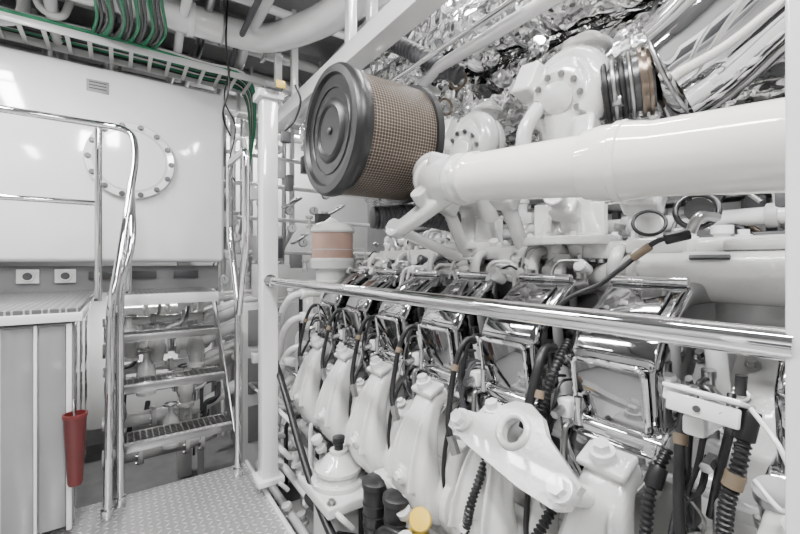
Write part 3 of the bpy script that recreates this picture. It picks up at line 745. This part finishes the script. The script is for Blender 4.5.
b=B('engine_fittings',ENG)
random.seed(21)
for i in range(200):
    y=random.uniform(.7,2.5); f=random.random()
    x=1.24+f*.25; z=1.15+random.uniform(0,.25)*f+.03
    k=i%7
    if k==0: b.box((x,y,z),(random.uniform(.03,.08),random.uniform(.03,.09),random.uniform(.03,.07)),CAST,rot=(0,random.uniform(-30,30),random.uniform(-20,20)),bev=.008)
    elif k in (1,6): b.lathe((x,y,z-.03),(random.uniform(-.7,.2),random.uniform(-.4,.4),1),[(0,.022),(.02,.022),(.022,.014),(.05,.014),(.052,.02),(.07,.02),(.07,0)],random.choice((CAST,STEEL,WHITE)),12)
    elif k==2: b.pipe([(x,y,z-.05),(x,y,z+.03),(x-.05,y+.08,z+.03),(x-.06,y+.1,z-.06)],random.choice((.006,.008,.01)),random.choice((WHITE,STEEL,CAST)),.03)
    elif k==3: b.bolt((x,y,z),(random.uniform(-1,0),0,1),.013,random.choice((WHITE,STEEL)),h=.02)
    elif k==4 and i%2: b.hose([(x,y,z),(x-.03,y+.04,z+.03),(x-.04,y+.09,z),(x-.02,y+.12,z-.05)],.005,BLACK)
    else: b.cyl((x,y,z),(x-.05,y,z+.02),.022,random.choice((WHITE,CAST,DSTEEL)),bev=.004)
for i in range(110):
    y=random.uniform(1.0,2.9); x=random.uniform(.74,.98); z=random.uniform(-.3,.38)
    if y>2.25: z=random.uniform(-.1,1.0)
    k=i%5
    if k==0: b.box((x,y,z),(.06,random.uniform(.04,.09),random.uniform(.03,.08)),CAST,bev=.010)
    elif k==1: b.lathe((x,y,z),(random.uniform(-.7,.2),0,1),[(0,.026),(.02,.026),(.022,.017),(.05,.018),(.055,.028),(.075,.026),(.075,0)],CAST,14)
    elif k==2: b.pipe([(x,y,z),(x-.05,y,z+.06),(x-.05,y+.2,z+.06),(x+.05,y+.25,z+.02)],random.choice((.008,.012,.016)),random.choice((WHITE,CAST,STEEL,BLACK)),.05)
    elif k==3: b.pipe([(x,y,z-.3),(x,y,z+.1),(x+.1,y,z+.12)],.012,random.choice((WHITE,BLACK)),.05)
    else: b.bolt((x,y,z),(-1,0,.5),.018,WHITE)
for z,x in ((.12,.9),(.0,.82),(-.12,.76),(.2,.95)): b.pipe([(x,.2,z),(x,2.8,z),(x+.2,2.9,z)],.022,random.choice((WHITE,LGREY)),.08)
b.done()
b=B('engine_end_housing',ENG)
b.box((1.25,2.62,.75),(.4,.2,.6),CAST,bev=.04,seg=3)
b.lathe((1.1,2.5,.75),(-1,0,0),[(-.1,.13),(.06,.13),(.08,.11),(.1,.05),(.11,0)],CAST,28)
for z in (.55,.72,.90,1.05):
    b.pipe([(1.1,2.4,z),(.88,2.42,z),(.84,2.5,z-.1),(.84,2.6,z-.4)],.022,CAST,.06)
    b.cyl((.93,2.42,z),(.96,2.42,z),.035,WHITE,bev=.003)
b.done()
b=B('engine_bed'); b.box((1.4,1.1,-.69),(1.2,3.8,.2),LGREY,bev=.01); b.done()

# ------------------------------------------------------------------ lighting
for i,(x,y,along_y,P) in enumerate(((-.1,.3,1,100),(-.8,2.2,1,105),(.9,-1.0,1,84),(-.9,-1.4,1,50),(2.75,1.6,1,70),(1.35,1.2,1,80),(-1.7,2.9,1,42),(1.5,4.9,0,85),(.25,4.45,0,34))):  # fixtures added for soft fill; walkway one inferred from tank reflections
    b=B('ceiling_fill_luminaire' if i!=8 else 'understair_fill_lamp')  # last one is added under the platform to lighten the stair zone
    z=3.06 if i!=8 else .98
    sx,sy=(.16,1.4) if along_y else ((1.0,.16) if i!=8 else (.6,.1))
    b.box((x,y,z+.04),(sx,sy,.07),WHITE,bev=.01); b.box((x,y,z),(sx-.04,sy-.04,.03),LAMP,bev=.005); b.done()
    L=bpy.data.lights.new('fill_light','AREA'); L.shape='RECTANGLE'; L.size=sx; L.size_y=sy; L.energy=P; L.color=(1,.995,.988)
    o=bpy.data.objects.new('fill_lamp_light',L); bpy.context.collection.objects.link(o); o.location=(x,y,z-.03)
w=bpy.data.worlds.new('world'); bpy.context.scene.world=w; w.use_nodes=True
w.node_tree.nodes['Background'].inputs[0].default_value=(1,.99,.97,1); w.node_tree.nodes['Background'].inputs[1].default_value=.4

# ------------------------------------------------------------------ camera
cam=bpy.data.cameras.new('camera'); co=bpy.data.objects.new('camera',cam); bpy.context.collection.objects.link(co)
cam.lens=18; cam.sensor_width=36; cam.shift_y=-5/800; cam.clip_start=.02
co.location=(0,0,1.25); co.rotation_euler=(math.radians(90),0,math.radians(-35))
bpy.context.scene.camera=co
